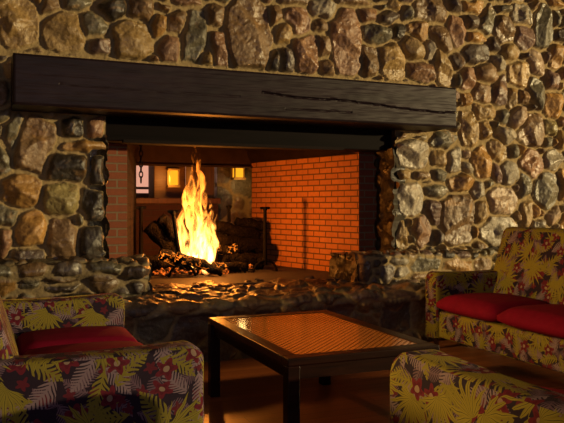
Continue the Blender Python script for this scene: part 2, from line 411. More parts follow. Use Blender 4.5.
# ------------------------------------------------------------------ stonework: a height field of fitted stones
TAB = RS.rand(256, 256)
def vn(x, y, s, ox=0.0, oy=0.0):
    x = x*s+ox+500; y = y*s+oy+500
    xi = np.floor(x).astype(int); yi = np.floor(y).astype(int); fx = x-xi; fy = y-yi
    fx = fx*fx*(3-2*fx); fy = fy*fy*(3-2*fy)
    g = lambda a, b: TAB[a % 256, b % 256]
    return ((g(xi, yi)*(1-fx)+g(xi+1, yi)*fx)*(1-fy)+(g(xi, yi+1)*(1-fx)+g(xi+1, yi+1)*fx)*fy)-.5
CC = {'t': (.42, .29, .125), 'b': (.27, .175, .095), 'g': (.20, .185, .135), 'k': (.055, .045, .038), 'r': (.34, .195, .12),
      'o': (.50, .29, .095), 's': (.40, .36, .29), 'w': (.55, .42, .31), 'd': (.13, .10, .085), 'y': (.36, .31, .14), 'p': (.22, .145, .125)}
def stone_patch(name, u0, u1, v0, v1, res, seeds, posf, mat, parent=None, mask=None, H=.055, skirt=.12, fill=(.10, .03), palette='tbgrobtgsdp',
                cut=None, gap=.0115, aspect=1.25, warp=1.0, seed=0, grow=.02, smoothtop=1.0):
    rs = np.random.RandomState(seed+5)
    nu = int(round((u1-u0)/res))+1; nv = int(round((v1-v0)/res))+1
    us = np.linspace(u0, u1, nu); vs = np.linspace(v0, v1, nv)
    U, V = np.meshgrid(us, vs, indexing='ij')
    Uw = U+warp*(.030*vn(U, V, 7, seed)+.012*vn(U, V, 22, seed+3)+.005*vn(U, V, 55, seed+4))
    Vw = V+warp*(.030*vn(U, V, 7, seed+9)+.012*vn(U, V, 22, seed+13)+.005*vn(U, V, 55, seed+17))
    D1 = np.full(U.shape, 9.0); D2 = np.full(U.shape, 9.0); ID = np.full(U.shape, -1, int)
    S = []
    def add(cu, cv, ru, rv, ang, col, hm):
        k = len(S); S.append((cu, cv, ru, rv, ang, col, hm, rs.uniform(-1, 1), rs.uniform(-1, 1), rs.rand()))
        ext = max(ru, rv)+.22
        i0 = max(0, int((cu-ext-u0)/res)); i1 = min(nu, int((cu+ext-u0)/res)+2); j0 = max(0, int((cv-ext-v0)/res)); j1 = min(nv, int((cv+ext-v0)/res)+2)
        if i0 >= i1 or j0 >= j1: return
        du = Uw[i0:i1, j0:j1]-cu; dv = Vw[i0:i1, j0:j1]-cv
        # ang: the long axis leans to the right of up
        a = du*math.cos(ang)-dv*math.sin(ang); b = du*math.sin(ang)+dv*math.cos(ang)
        # each stone slightly egg shaped
        tp = 1+.16*(S[k][7])*np.clip(b/rv, -1.3, 1.3)
        p = 2.2+1.6*S[k][9]
        f = (np.abs(a/(ru*tp))**p+np.abs(b/rv)**p)**(1/p)
        d = (f-1)*min(ru, rv)
        A = D1[i0:i1, j0:j1]; B = D2[i0:i1, j0:j1]; I = ID[i0:i1, j0:j1]
        closer = d < A
        B[:] = np.where(closer, A, np.minimum(B, d)); I[:] = np.where(closer, k, I); A[:] = np.where(closer, d, A)
    for s_ in seeds: add(*s_)
    r = fill[0]
    while r > fill[1]:
        for _ in range(int(90*(u1-u0)*(v1-v0)*(.1/r)**1.6)+12):
            i = rs.randint(nu); j = rs.randint(nv)
            if D1[i, j] > r*.82:
                asp = rs.uniform(1, aspect+.35); ang = rs.uniform(-.6, .6)+(PI/2 if rs.rand() < .45 else 0)
                add(us[i], vs[j], r/math.sqrt(asp)*1.05, r*math.sqrt(asp)*1.05, ang, CC[palette[rs.randint(len(palette))]], rs.uniform(.6, 1.15))
        r *= .88
    A = np.array([s_[:5]+(s_[6], s_[7], s_[8], s_[9]) for s_ in S]); C = np.array([s_[5] for s_ in S])
    inner = np.minimum(-D1+grow, (D2-D1)*.5)-gap
    if cut is not None: inner = np.minimum(inner, cut(U, V))
    mr = np.minimum(A[ID, 2], A[ID, 3])
    Rr = np.clip(mr*.5, .012, .04)
    t = np.clip(inner/Rr, 0, 1)
    prof = np.sqrt(np.clip(1-(1-t)**2, 0, 1))
    lu = (U-A[ID, 0]); lv = (V-A[ID, 1])
    hm = A[ID, 5]
    rough = .35+1.1*A[ID, 8]
    planes = np.full(U.shape, 9.0)
    for m in range(5):
        pa = rs.uniform(0, 2*PI, len(S))[ID]; ps = rs.uniform(.12, .62, len(S))[ID]; pc = rs.uniform(.85, 1.45, len(S))[ID]
        planes = np.minimum(planes, pc*H*hm-(lu*np.cos(pa)+lv*np.sin(pa))*ps*H/.06)
    bump = (.5*vn(U, V, 11, ID*1.7, ID*.9)+.32*np.abs(vn(U, V, 24, ID*2.3))+.16*vn(U, V, 52, 5))*.034*rough*smoothtop
    h = prof*(H*hm*(.78+.35*np.clip(-D1/mr, 0, 1))+smoothtop*(lu*A[ID, 6]*.13+lv*A[ID, 7]*.13)+bump)
    h = np.minimum(h, np.maximum(planes, .3*H)+bump)
    h = np.where(inner > 0, np.maximum(h, .004), 0)+.010*vn(U, V, 18, 77)+.005*vn(U, V, 60, 7)
    mort = np.clip(1-inner/.0045, 0, 1)
    cols = C[ID]*(.82+.36*rs.rand(len(S)))[ID][..., None]
    P, N = posf(U, V)
    X = P+N*h[..., None]
    keep = np.ones((nu-1, nv-1), bool)
    if mask is not None:
        keep = mask((U[:-1, :-1]+U[1:, 1:])/2, (V[:-1, :-1]+V[1:, 1:])/2)
    idx = np.arange(nu*nv).reshape(nu, nv)
    q = np.stack([idx[:-1, :-1], idx[1:, :-1], idx[1:, 1:], idx[:-1, 1:]], -1)[keep]
    # skirt round every border
    pad = np.zeros((nu+1, nv+1), bool); pad[1:-1, 1:-1] = keep
    back = (P-N*skirt).reshape(-1, 3)
    edges = []
    for i in range(nu):        # edges along v at column i
        a = pad[i, 1:-1] != pad[i+1, 1:-1]
        for j in np.nonzero(a)[0]: edges.append((idx[i, j], idx[i, j+1], pad[i, 1+j]))
    for j in range(nv):
        a = pad[1:-1, j] != pad[1:-1, j+1]
        for i in np.nonzero(a)[0]: edges.append((idx[i, j], idx[i+1, j], not pad[1+i, j]))
    vmap = {}; extra = []
    nvx = nu*nv; qs = []
    for a, b, fl in edges:
        for k in (a, b):
            if k not in vmap: vmap[k] = nvx+len(extra); extra.append(k)
        qs.append((a, b, vmap[b], vmap[a]) if fl else (b, a, vmap[a], vmap[b]))
    VX = np.concatenate([X.reshape(-1, 3), back[extra]]) if extra else X.reshape(-1, 3)
    CO = np.concatenate([cols.reshape(-1, 3), cols.reshape(-1, 3)[extra]])
    MO = np.concatenate([mort.reshape(-1), np.clip(mort.reshape(-1)[extra], 0, 1)])
    Q = np.concatenate([q, np.array(qs, int)]) if qs else q
    used = np.zeros(len(VX), bool); used[Q.ravel()] = True
    remap = np.cumsum(used)-1; Q = remap[Q]; VX = VX[used]; CO = CO[used]; MO = MO[used]
    me = bpy.data.meshes.new(name)
    me.vertices.add(len(VX)); me.vertices.foreach_set('co', VX.astype(np.float32).ravel())
    me.loops.add(len(Q)*4); me.loops.foreach_set('vertex_index', Q.astype(np.int32).ravel())
    me.polygons.add(len(Q)); me.polygons.foreach_set('loop_start', np.arange(0, len(Q)*4, 4, dtype=np.int32))
    me.polygons.foreach_set('use_smooth', np.ones(len(Q), bool))
    me.update(calc_edges=True); me.validate()
    ca = me.color_attributes.new('Col', 'FLOAT_COLOR', 'POINT')
    ca.data.foreach_set('color', np.concatenate([CO, np.ones((len(CO), 1))], 1).astype(np.float32).ravel())
    fa = me.attributes.new('mortar', 'FLOAT', 'POINT'); fa.data.foreach_set('value', MO.astype(np.float32))
    me.materials.append(mat)
    o = bpy.data.objects.new(name, me); COL.objects.link(o)
    if parent: o.parent = parent
    return o

YW = 5.60      # plane of the stone wall
YB = 5.90      # plane of the brick jambs
XL, XR = .885, 3.54   # the opening between the stone pillars
# the stones as they lie in the photograph: x, y, width, height, lean, kind
STONES = """17 22 42 54 0 t;51 8 15 24 28 b;63 31 41 42 0 t;78 2 26 16 0 g;96 24 25 30 0 g;100 44 22 22 0 p;112 8 32 26 -40 k;142 8 25 24 0 b;134 40 43 42 -5 t
165 7 18 11 0 b;161 26 16 31 8 o;178 21 18 26 12 b;170 48 25 30 8 r;190 0 26 9 0 r;195 36 22 52 10 g;217 15 18 24 8 b;221 48 17 39 -12 r;250 32 46 78 0 b
277 17 11 24 0 b;300 19 25 29 -48 r;286 34 19 25 0 t;289 58 14 28 -15 d;275 60 10 20 0 k;307 54 25 40 -3 r;326 8 28 24 0 s;323 25 14 20 -45 b;325 44 14 26 0 b
329 67 12 18 -20 b;348 42 33 66 -4 r;295 0 24 9 0 b;355 1 32 9 0 b;369 15 20 16 0 r;379 34 27 20 0 g;371 61 19 35 0 b;391 18 20 15 0 d;400 31 14 18 10 k
394 61 23 41 -14 t;420 30 21 22 -10 o;414 48 21 29 -48 t;423 72 27 23 0 r;433 48 9 23 3 s;443 38 16 34 -38 b;444 65 16 42 -16 t;409 13 11 16 -12 g;434 10 35 25 0 b
458 29 18 34 -20 r;472 20 15 16 0 d;475 6 24 14 0 o;489 19 14 33 10 g;455 5 13 22 -55 d;478 37 20 14 0 o;506 29 22 30 -22 b;496 44 13 18 -35 d;479 54 19 34 76 d
505 9 15 8 0 g;524 14 22 22 0 s;526 38 19 26 0 p;537 4 8 13 0 b;545 27 19 46 0 g;558 18 9 20 0 g;558 3 14 9 0 o;561 35 10 13 0 d;512 52 16 21 -60 t;500 62 11 22 -28 s
526 56 7 8 0 d;538 62 15 26 -14 w;549 55 8 13 0 p;558 57 14 27 0 o;489 72 24 19 -8 b;470 79 16 26 5 r;521 74 24 29 0 t;503 90 14 35 13 p;484 92 18 20 5 b;468 100 11 18 0 o
514 97 12 25 5 t;525 98 13 14 0 b;538 93 16 33 -14 g;554 80 12 23 0 p;555 104 17 26 0 o;534 108 10 13 0 d;486 112 24 17 -5 t;504 115 12 19 5 g;521 117 16 23 10 w
534 129 24 39 14 b;552 128 15 19 0 y;506 134 14 24 -68 s;487 130 13 18 -10 t;495 126 8 14 0 g;470 128 18 40 -8 t;549 142 9 15 0 g;404 136 12 5 0 b;422 136.5 13 4 0 s
445 140 25 16 0 g;414 154 32 31 0 s;441 158 12 21 0 t;457 161 10 28 0 s;469 154 9 10 0 w;469 167 8 16 -40 s;484 163 19 31 -14 o;441 175 14 14 0 g;406 175 12 10 0 t
424 176 17 8 0 b;463 183 23 20 0 o;481 190 13 19 0 s;438 191 21 14 10 g;412 200 27 34 0 s;430 182 8 5 0 b;500 150 16 24 -48 t;515 150 6 14 0 g;534 162 21 28 -60 r
512 172 16 23 -14 s;527 185 11 25 0 g;555 160 17 20 25 s;549 191 25 38 12 g;505 201 27 29 0 w;435 213 12 24 -8 p;459 220 34 52 0 b;424 232 20 31 0 r;440 238 9 21 0 d
485 213 14 26 8 t;502 231 39 32 0 s;528 214 10 30 8 t;404 235 10 29 0 t;541 224 17 13 0 s;555 214 20 13 -60 w;563 185 8 30 0 o;562 140 8 20 0 t
12 132 17 37 6 g;3 113 17 15 0 g;36 144 38 58 16 b;73 127 17 20 0 k;95 127 18 21 0 r;85 146 41 12 0 o;66 168 41 31 0 k;98 170 14 31 0 k;3 160 13 34 0 g
20 191 40 34 0 o;3 217 36 20 0 g;63 199 35 34 0 y;95 205 23 34 0 k;31 229 30 37 0 o;63 240 30 48 5 b;93 244 27 36 0 k;4 247 13 35 0 r;28 257 38 15 0 d"""
seeds = []
for tk in STONES.replace('\n', ';').split(';'):
    x, y, ww, hh, a, k = tk.split(); x, y, ww, hh, a = map(float, (x, y, ww, hh, a))
    p = at(x, y, YW-.04); s_ = depth_s(x, YW-.04)
    dx = (at(x+1, y, YW-.04)-at(x-1, y, YW-.04)).x/2
    seeds.append((p.x, p.z, ww*dx/2*1.0, hh*s_/F/2, R(a), CC[k], random.uniform(.75, 1.2)))
def pos_wall(U, V):
    P = np.stack([U, np.full(U.shape, YW), V], -1); N = np.zeros(P.shape); N[..., 1] = -1; return P, N
def wall_cut(U, V):
    return np.where(U < 3.95, np.abs(V-2.285)-.022-.02*vn(U, V, 14, 31), 9.0)
def wall_mask(U, V): return ~((U > XL) & (U < XR) & (V < 2.02))
wb = stone_patch('wall_back', -1.3, 6.9, .40, 3.62, .0095, seeds, pos_wall, MS, mask=wall_mask, cut=wall_cut, skirt=.34, H=.078, seed=1)
wb['kind'] = 'structure'

# ------------------------------------------------------------------ the rest of the room
struct('floor', box(new(), -3.2, 20, -9, 5.6, -.08, 0), mat_floor())
struct('ceiling', box(new(), -3.2, 20, -9, 12.2, 3.62, 3.7), M_CEIL)
struct('wall_left', box(new(), -3.3, -3.2, -9, 12.2, 0, 3.62), M_PLASTER)
struct('wall_right', box(new(), 20, 20.1, -9, 12.2, 0, 3.62), M_PLASTER)
struct('wall_front', box(new(), -3.2, 20, -9.1, -9, 0, 3.62), M_PLASTER)
b = new(); box(b, -3.2, XL-.05, 5.8, 6.1, 0, 3.62); box(b, XR+.05, 20, 5.8, 6.1, 0, 3.62); box(b, XL-.05, XR+.05, 5.96, 6.1, 2.45, 3.62)
struct('wall_core', b, M_PLASTER)['kind'] = 'structure'

# ------------------------------------------------------------------ fireplace
fp = thing('fireplace', 'wide stone fireplace open to the next room under a dark timber mantel', 'fireplace', (0, 0, 0))
# mantel beam with its long drying crack
def beam(x0, x1, y0, y1, z0, z1, crack, nz=44, nx=420):
    bm = new(); V = {}
    ys = [y0, y0+.02, y1]
    def rough(x, z): 
        return .004*mnoise.noise(Vector((x*2, z*14, 3)))+.003*mnoise.noise(Vector((x*7, z*60, 5)))
    rows = []
    for i in range(nx+1):
        x = x0+(x1-x0)*i/nx; ring = []
        for j in range(nz+1):
            z = z0+(z1-z0)*j/nz
            e = min(j, nz-j)*(z1-z0)/nz
            y = y0+rough(x, z)+max(0, .014-e)*.8
            ends = min(i, nx-i)*(x1-x0)/nx
            y += max(0, .012-ends)*.8
            for pts, dp in crack:
                for (xa, za), (xb, zb) in zip(pts, pts[1:]):
                    if xa <= x <= xb:
                        zc = za+(zb-za)*(x-xa)/(xb-xa)+.006*mnoise.noise(Vector((x*11, 0, 1)))
                        dd = abs(z-zc); y += dp*max(0, 1-dd/.009)
            ring.append(bm.verts.new((x, y, z)))
        zt = .004*mnoise.noise(Vector((x*3, 1, 8)))
        ring.append(bm.verts.new((x, y1, z1+zt))); ring.append(bm.verts.new((x, y1, z0-zt)))
        rows.append(ring)
    n = len(rows[0])
    for r0, r1 in zip(rows, rows[1:]):
        for k in range(n): bm.faces.new((r0[k], r1[k], r1[(k+1) % n], r0[(k+1) % n]))
    bm.faces.new(rows[0]); bm.faces.new(rows[-1][::-1])
    bmesh.ops.recalc_face_normals(bm, faces=bm.faces)
    return bm
YM = 5.20
def mp(x, y): p = at(x, y, YM); return (p.x, p.z)
crack = [([mp(262, 92), mp(297, 97.5), mp(340, 100), mp(380, 105), mp(406, 109), mp(437, 112), mp(458, 112.5)], .028),
         ([mp(285, 109), mp(330, 111), mp(352, 112.5)], .010), ([mp(60, 84), mp(150, 91), mp(240, 97)], .004)]
xm0 = at(13, 80, YM).x; xm1 = at(457, 80, YM).x
obj('mantel_beam', beam(xm0, xm1, YM, YW+.05, 1.851, 2.209, crack), M_BEAM, fp)
lb = new(); box(lb, XL-.1, XR+.1, 5.66, 5.95, 1.66, 2.03, .01); obj('lintel_beam', lb, mat_wood('shaded_lintel_wood', (.0025, .0015, .0015), (.006, .0035, .0035), 0, .7, 0, 2, .2, .08), fp)  # dark timber, colour lowered further to stand in for the mantel's shadow
lb = new(); box(lb, 1.02, 3.0, 5.60, 5.66, 1.645, 1.672, .003)
obj('lintel_strip', lb, mat_plain('lintel_metal', (.012, .008, .007), .8, 0, spec=.08), fp)
# brick surround and the splayed brick sides
b = new(); box(b, .70, 1.107, YB, YB+.21, .47, 1.66); obj('brick_jamb', b, M_FACEBRICK, fp)
b = new(); box(b, 3.32, 3.72, YB, YB+.21, .47, 1.66); obj('brick_jamb', b, M_FACEBRICK, fp)
def quad_wall(pts, th, z0, z1):
    bm = new(); (xa, ya), (xb, yb) = pts; d = Vector((xb-xa, yb-ya, 0)).normalized(); n = Vector((d.y, -d.x, 0))*th
    prism(bm, [(xa, ya), (xb, yb), (xb+n.x, yb+n.y), (xa+n.x, ya+n.y)], 'z', z0, z1); return bm
obj('brick_side', quad_wall(((3.32, YB+.002), (2.89, 7.68)), -.12 if False else .12, .47, 1.645), M_FIREBRICK, fp)
obj('brick_side', quad_wall(((1.107, YB+.002), (1.54, 7.68)), -.12, .47, 1.645), mat_brick('dark_brick', (.012, .007, .005), (.010, .006, .004), (.007, .005, .004), 'yz', spec=.03), fp)  # left side in almost black brick
# slab floor of the firebox
b = new(); box(b, .60, 3.75, 5.70, 7.95, .30, .475, .008); obj('firebox_floor', b, M_CONC, fp)
# smoke hood
b = new()
lo = [(1.09, 5.93, 1.66), (3.33, 5.93, 1.66), (2.90, 7.70, 1.60), (1.53, 7.70, 1.60)]; hi = [(1.75, 6.3, 2.6), (2.6, 6.3, 2.6), (2.5, 7.3, 2.6), (1.8, 7.3, 2.6)]
hi = [(1.45, 5.98, 2.6), (2.75, 5.98, 2.6), (2.5, 7.72, 2.6), (1.75, 7.72, 2.6)]
A = [b.verts.new(p) for p in lo]; B = [b.verts.new(p) for p in hi]
for k in range(4): b.faces.new((A[k], A[(k+1) % 4], B[(k+1) % 4], B[k]))
b.faces.new(B)
bmesh.ops.solidify(b, geom=b.faces[:], thickness=-.02)
obj('smoke_hood', b, M_SOOT, fp)
b = new(); box(b, 1.2, 3.2, 7.70, 7.95, 1.60, 2.6); box(b, 1.2, 3.2, 7.66, 7.72, 1.585, 1.605)
obj('rear_lintel', b, M_SOOT, fp)

# pillar side returns
def pos_side(U, V):
    P = np.stack([np.full(U.shape, XR-.022), U, V], -1); N = np.zeros(P.shape); N[..., 0] = -1; return P, N
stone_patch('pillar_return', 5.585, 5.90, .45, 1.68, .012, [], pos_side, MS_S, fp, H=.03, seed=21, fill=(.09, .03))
def pos_side2(U, V):
    P = np.stack([np.full(U.shape, XL-.005), U, V], -1); N = np.zeros(P.shape); N[..., 0] = 1; return P, N
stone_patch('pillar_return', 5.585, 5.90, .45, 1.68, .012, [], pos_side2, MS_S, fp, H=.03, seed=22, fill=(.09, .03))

# ledges in front of the pillars and the long raised hearth
def profile_pos(prof, xe=None, rr=.14, sgn=1, wav=.02, sd=0):
    P = np.array(prof, float); seg = np.sqrt(((P[1:]-P[:-1])**2).sum(1)); L = np.concatenate([[0], np.cumsum(seg)])
    tot = L[-1]
    def f(U, V):
        y = np.interp(V, L, P[:, 0]); z = np.interp(V, L, P[:, 1])
        e = .02
        y2 = np.interp(V+e, L, P[:, 0]); z2 = np.interp(V+e, L, P[:, 1]); y1 = np.interp(V-e, L, P[:, 0]); z1 = np.interp(V-e, L, P[:, 1])
        ty, tz = y2-y1, z2-z1; ln = np.sqrt(ty**2+tz**2)+1e-9
        ny, nz = -tz/ln, ty/ln
        front = np.clip(-ny, 0, 1)
        ins = np.zeros(U.shape)
        if xe is not None:
            dd = np.clip(rr-(xe-U)*sgn, 0, rr); ins = rr-np.sqrt(np.clip(rr*rr-dd*dd, 0, None))
        yy = y+np.minimum(ins, .3)*np.clip((P[:, 0].max()-y)/.1, 0, 1)+wav*vn(U, U*0, 3.1, sd)*front
        zz = z+wav*.7*vn(U, V*0, 4.3, sd+5)*np.clip(nz+.3, 0, 1)
        return np.stack([U, yy, zz], -1), np.stack([np.zeros(U.shape), ny, nz], -1)
    return f, tot
lp = [(5.34, .44), (5.33, .60), (5.29, .63), (5.275, .665), (5.30, .70), (5.36, .712), (5.60, .722)]
f, tot = profile_pos(lp, 1.19, .13, 1, .05, 3)
LS = []
for (x0, x1, z0, z1, k) in [(-.15, .02, .55, .66, 'g'), (.06, .22, .50, .66, 'o'), (.27, .40, .54, .66, 'g'), (.42, .62, .585, .66, 'b'), (.40, .66, .50, .57, 'd'), (.72, .92, .50, .66, 'b'), (.98, 1.18, .60, .73, 'd'), (1.03, 1.16, .46, .57, 'd')]:
    LS.append(((x0+x1)/2, (z0+z1)/2-.44, (x1-x0)/2, (z1-z0)/2, 0, CC[k], 1.0))
for i in range(9):   # cap stones rolling over the edge
    LS.append((-1.1+i*.24, .27, .12, .055, R(random.uniform(-6, 6)), CC[random.choice('dbgb')], .8))
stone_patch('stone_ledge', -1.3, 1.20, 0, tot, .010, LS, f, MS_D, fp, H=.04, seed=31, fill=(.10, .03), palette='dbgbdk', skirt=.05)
def pos_end(X, sgn):
    def g(U, V):
        P = np.stack([np.full(U.shape, X), U, V], -1); N = np.zeros(P.shape); N[..., 0] = sgn; return P, N
    return g
stone_patch('ledge_end', 5.40, 5.92, .45, .70, .012, [], pos_end(1.18, 1), MS_D, fp, H=.03, seed=32, fill=(.11, .04), palette='dbgk')
lp2 = [(5.335, .44), (5.33, .60), (5.31, .67), (5.32, .695), (5.36, .705), (5.60, .71)]
f, tot = profile_pos(lp2, 3.03, .13, -1, .02, 8)
LS = []
for (x0, x1, z0, z1, k) in [(2.95, 3.12, .47, .66, 'd'), (3.20, 3.36, .47, .62, 'd'), (3.34, 3.50, .63, .69, 's'), (3.38, 3.52, .50, .60, 's'), (3.55, 3.86, .55, .68, 'g'), (3.50, 3.70, .46, .53, 'b'), (3.9, 4.2, .52, .66, 'o'), (4.24, 4.42, .50, .66, 'b'), (4.46, 4.7, .6, .67, 'g')]:
    LS.append(((x0+x1)/2, (z0+z1)/2-.44, (x1-x0)/2, (z1-z0)/2, 0, CC[k], .9))
stone_patch('stone_ledge', 3.02, 6.9, 0, tot, .010, LS, f, MS, fp, H=.028, seed=33, gap=.008, fill=(.09, .025), palette='dbgkdp', skirt=.05)
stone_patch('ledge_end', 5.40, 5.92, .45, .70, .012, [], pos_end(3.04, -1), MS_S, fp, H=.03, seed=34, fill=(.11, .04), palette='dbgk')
hp = [(4.95, 0), (4.93, .30), (4.90, .355), (4.86, .38), (4.85, .41), (4.88, .435), (4.95, .445), (5.78, .455)]
f, tot = profile_pos(hp, None, wav=.03, sd=12)
HS = []
for i in range(26):   # thin flags that roll over the front edge
    HS.append((-1.2+i*.31+random.uniform(-.05, .05), .50, .16, .085, R(90+random.uniform(-8, 8)) if False else 0, CC[random.choice('bdgbp')], .55))
hearth = stone_patch('hearth', -1.3, 6.6, 0, tot, .011, HS, f, MS_W, fp, H=.042, seed=41, fill=(.15, .035), palette='bdgbkpd', skirt=.04, grow=.03, gap=.009)

# ------------------------------------------------------------------ next room seen through the fireplace
struct('floor_beyond', box(new(), -3.2, 20, 7.9, 12.2, -.08, 0), M_BROWN)
far = mat_plain('ochre_wall', (.22, .12, .05), .85)
bw = new(); WX0, WX1, WZ0, WZ1, YF = 1.78, 3.0, 1.27, 2.35, 10.0
box(bw, -3.2, WX0, YF, YF+.15, 0, 3.62); box(bw, WX1, 20, YF, YF+.15, 0, 3.62); box(bw, WX0, WX1, YF, YF+.15, 0, WZ0); box(bw, WX0, WX1, YF, YF+.15, WZ1, 3.62)
struct('wall_far', bw, far)
fr = new()
box(fr, WX0, WX1, YF-.02, YF+.06, WZ0, WZ0+.05); box(fr, WX0, WX1, YF-.02, YF+.06, WZ1-.05, WZ1)
for xx in (WX0, 2.245, 2.60, WX1-.05): box(fr, xx, xx+.05, YF-.015, YF+.055, WZ0, WZ1)
box(fr, WX0, WX1, YF-.01, YF+.05, 1.375, 1.41)
win = struct('window_1', fr, M_BROWN)
pn = new(); box(pn, WX0+.01, WX1-.01, YF+.03, YF+.04, WZ0+.01, WZ1-.01)
obj('window_pane', pn, mat_emit('evening_sky_in_window', (.92, .42, .28), .85), win)
# low brick wall with a timber rail
hw = thing('half_wall', 'low brick wall with a timber rail seen through the fire opening', 'wall', (0, 8.3, 0))
b = new(); box(b, 1.0, 2.68, 0, .14, 0, 1.16); hwb = obj('brickwork', b, mat_brick('red_brick', (.09, .03, .015), (.06, .02, .010), (.07, .04, .025), 'xz'), hw)
b = new(); box(b, .95, 2.70, -.05, .2, 1.165, 1.235, .01); obj('rail', b, M_BROWN, hw)
# columns
b = new(); cx = at(170, 200, 9.0).x; box(b, cx-.21, cx+.21, 9.0, 9.35, 0, 3.6, .01)
tag(obj('square_column', b, mat_wood('panelled_column_wood', (.16, .07, .025), (.30, .14, .05), 0, .5, scale=3)), 'brown square column carrying a glowing lantern behind the fire', 'column')
b = new(); cx2 = at(203, 200, 8.62).x; box(b, cx2-.155, cx2+.155, 8.62, 8.9, 0, 3.6, .01)
tag(obj('timber_post', b, M_BROWN), 'narrow timber post directly behind the flames', 'post')
def pos_far(U, V):
    P = np.stack([U, np.full(U.shape, 8.80), V], -1); N = np.zeros(P.shape); N[..., 1] = -1; return P, N
xs0 = at(217, 200, 8.8).x
o = stone_patch('wall_stone_beyond', xs0, 4.6, 0.0, 3.6, .022, [], pos_far, MS, H=.03, seed=51, fill=(.22, .06), palette='gdbdg', skirt=.3, gap=.012)
o['kind'] = 'structure'
M_LANT = mat_emit('lantern_glass', (1, .40, .015), 1.25)
def lantern(p, w_, h_, label):
    t = thing('wall_lantern', label, 'lantern', p, 0, 'lanterns behind the fire')
    b = new(); box(b, -w_/2, w_/2, -.10, -.02, -h_/2, h_/2, .004); obj('lamp_glass', b, M_LANT, t)
    b = new()
    for sx in (-1, 1):
        for yy in (-.105, -.015): box(b, sx*w_/2-.009, sx*w_/2+.009, yy-.008, yy+.008, -h_/2-.01, h_/2+.01)
    box(b, -w_/2-.02, w_/2+.02, -.12, 0, h_/2, h_/2+.022); box(b, -w_/2-.02, w_/2+.02, -.12, 0, -h_/2-.03, -h_/2)
    obj('frame', b, mat_plain('lantern_brass', (.45, .25, .07), .5, .4), t)
    b = new(); box(b, -.03, .03, -.02, .03, -h_/2, h_/2+.02); obj('bracket', b, M_IRON, t)
    return t
p = at(172, 178, 8.97); lantern((p.x, 8.97, p.z), .12, .19, 'small glowing yellow lantern on the square brown column')
p = at(237.5, 173, 8.70); lantern((p.x, 8.73, p.z), .125, .12, 'small glowing yellow lantern on the dark stone wall')
light('lantern_light', 'POINT', (p.x, 8.52, p.z-.17), (1, .62, .2), 1.6, shadow_soft_size=.05)
p = at(172, 178, 8.7); light('lantern_light', 'POINT', (p.x, 8.78, p.z), (1, .5, .12), 3.0, shadow_soft_size=.05)
light('room_beyond_light', 'AREA', (1.6, 9.3, 3.4), (1, .6, .3), 5, (2.0, 9.0, 0), size=1.0)
# plant on the rail
pl = thing('potted_plant', 'small dark leafy plant in front of the far window', 'plant', (at(190, 200, 8.45).x, 8.40, 1.235))
b = new(); tube(b, [(0, 0, 0), (0, 0, .05)], [.03, .04]); obj('pot', b, M_IRON, pl)
b = new()
for k in range(11):
    a = k*2.4; r_ = .05+.03*(k % 3)
    pts = [Vector((0, 0, .04)), Vector((math.cos(a)*r_*.5, math.sin(a)*r_*.5, .13)), Vector((math.cos(a)*r_, math.sin(a)*r_, .15+.01*(k % 4)))]
    tube(b, pts, [.004, .010, .002], 5)
obj('leaves', b, mat_plain('leaf_green', (.03, .10, .03), .5), pl)

# ------------------------------------------------------------------ fire: irons, logs, flames
FZ = .476
def andiron(px_top, top_y, Y, bottom=None, lean=(0, 0), label='', cap=.05, rest=.5):
    top = at(px_top, top_y, Y)
    t = thing('andiron', label, 'andiron', (top.x-lean[0], Y-lean[1], FZ), 0, 'andirons in the firebox')
    h = top.z-FZ
    b = new(); tube(b, [(0, 0, .07), (lean[0]*.5, lean[1]*.5, h*.5), (lean[0], lean[1], h-.012)], [.024, .019, .017], 10); obj('post', b, M_IRON, t)
    b = new(); tube(b, [(lean[0]-cap, lean[1], h-.006), (lean[0]+cap, lean[1], h-.006)], .013, 8); tube(b, [(lean[0], lean[1], h-.03), (lean[0], lean[1], h)], .024, 8); obj('finial', b, M_IRON, t)
    for sx in (-1, 1):
        b = new(); pts = []
        for k in range(9):
            a = PI*.5*k/8; pts.append((sx*.12*math.sin(a), -.01, .012+.10*math.cos(a)))
        pts.append((sx*.135, -.01, .012))
        tube(b, pts, .012, 8); obj('foot', b, M_IRON, t)
    b = new(); tube(b, [(0, 0, .10), (0, rest*.55, .10), (0, rest, .095)], .013, 8); tube(b, [(0, rest*.97, .095), (0, rest*.97, .004)], .012, 8); obj('log_rest', b, M_IRON, t)
    return t
andiron(173, 211, 6.42, lean=(-.085, 0), label='black leaning andiron with a crossbar top, in front of the logs left of the flames')
andiron(265, 207.5, 6.585, label='upright black andiron with a crossbar top, silhouetted against the lit brick')
andiron(141, 207, 7.0, label='black andiron post farthest left in the firebox, behind the logs', rest=-.3)
andiron(229, 206, 7.15, label='black andiron post standing behind the logs right of the flames', cap=.03, rest=-.3)
M_CH = mat_char('charred_wood'); M_CHG = mat_char('charred_wood_glowing', 3.0)
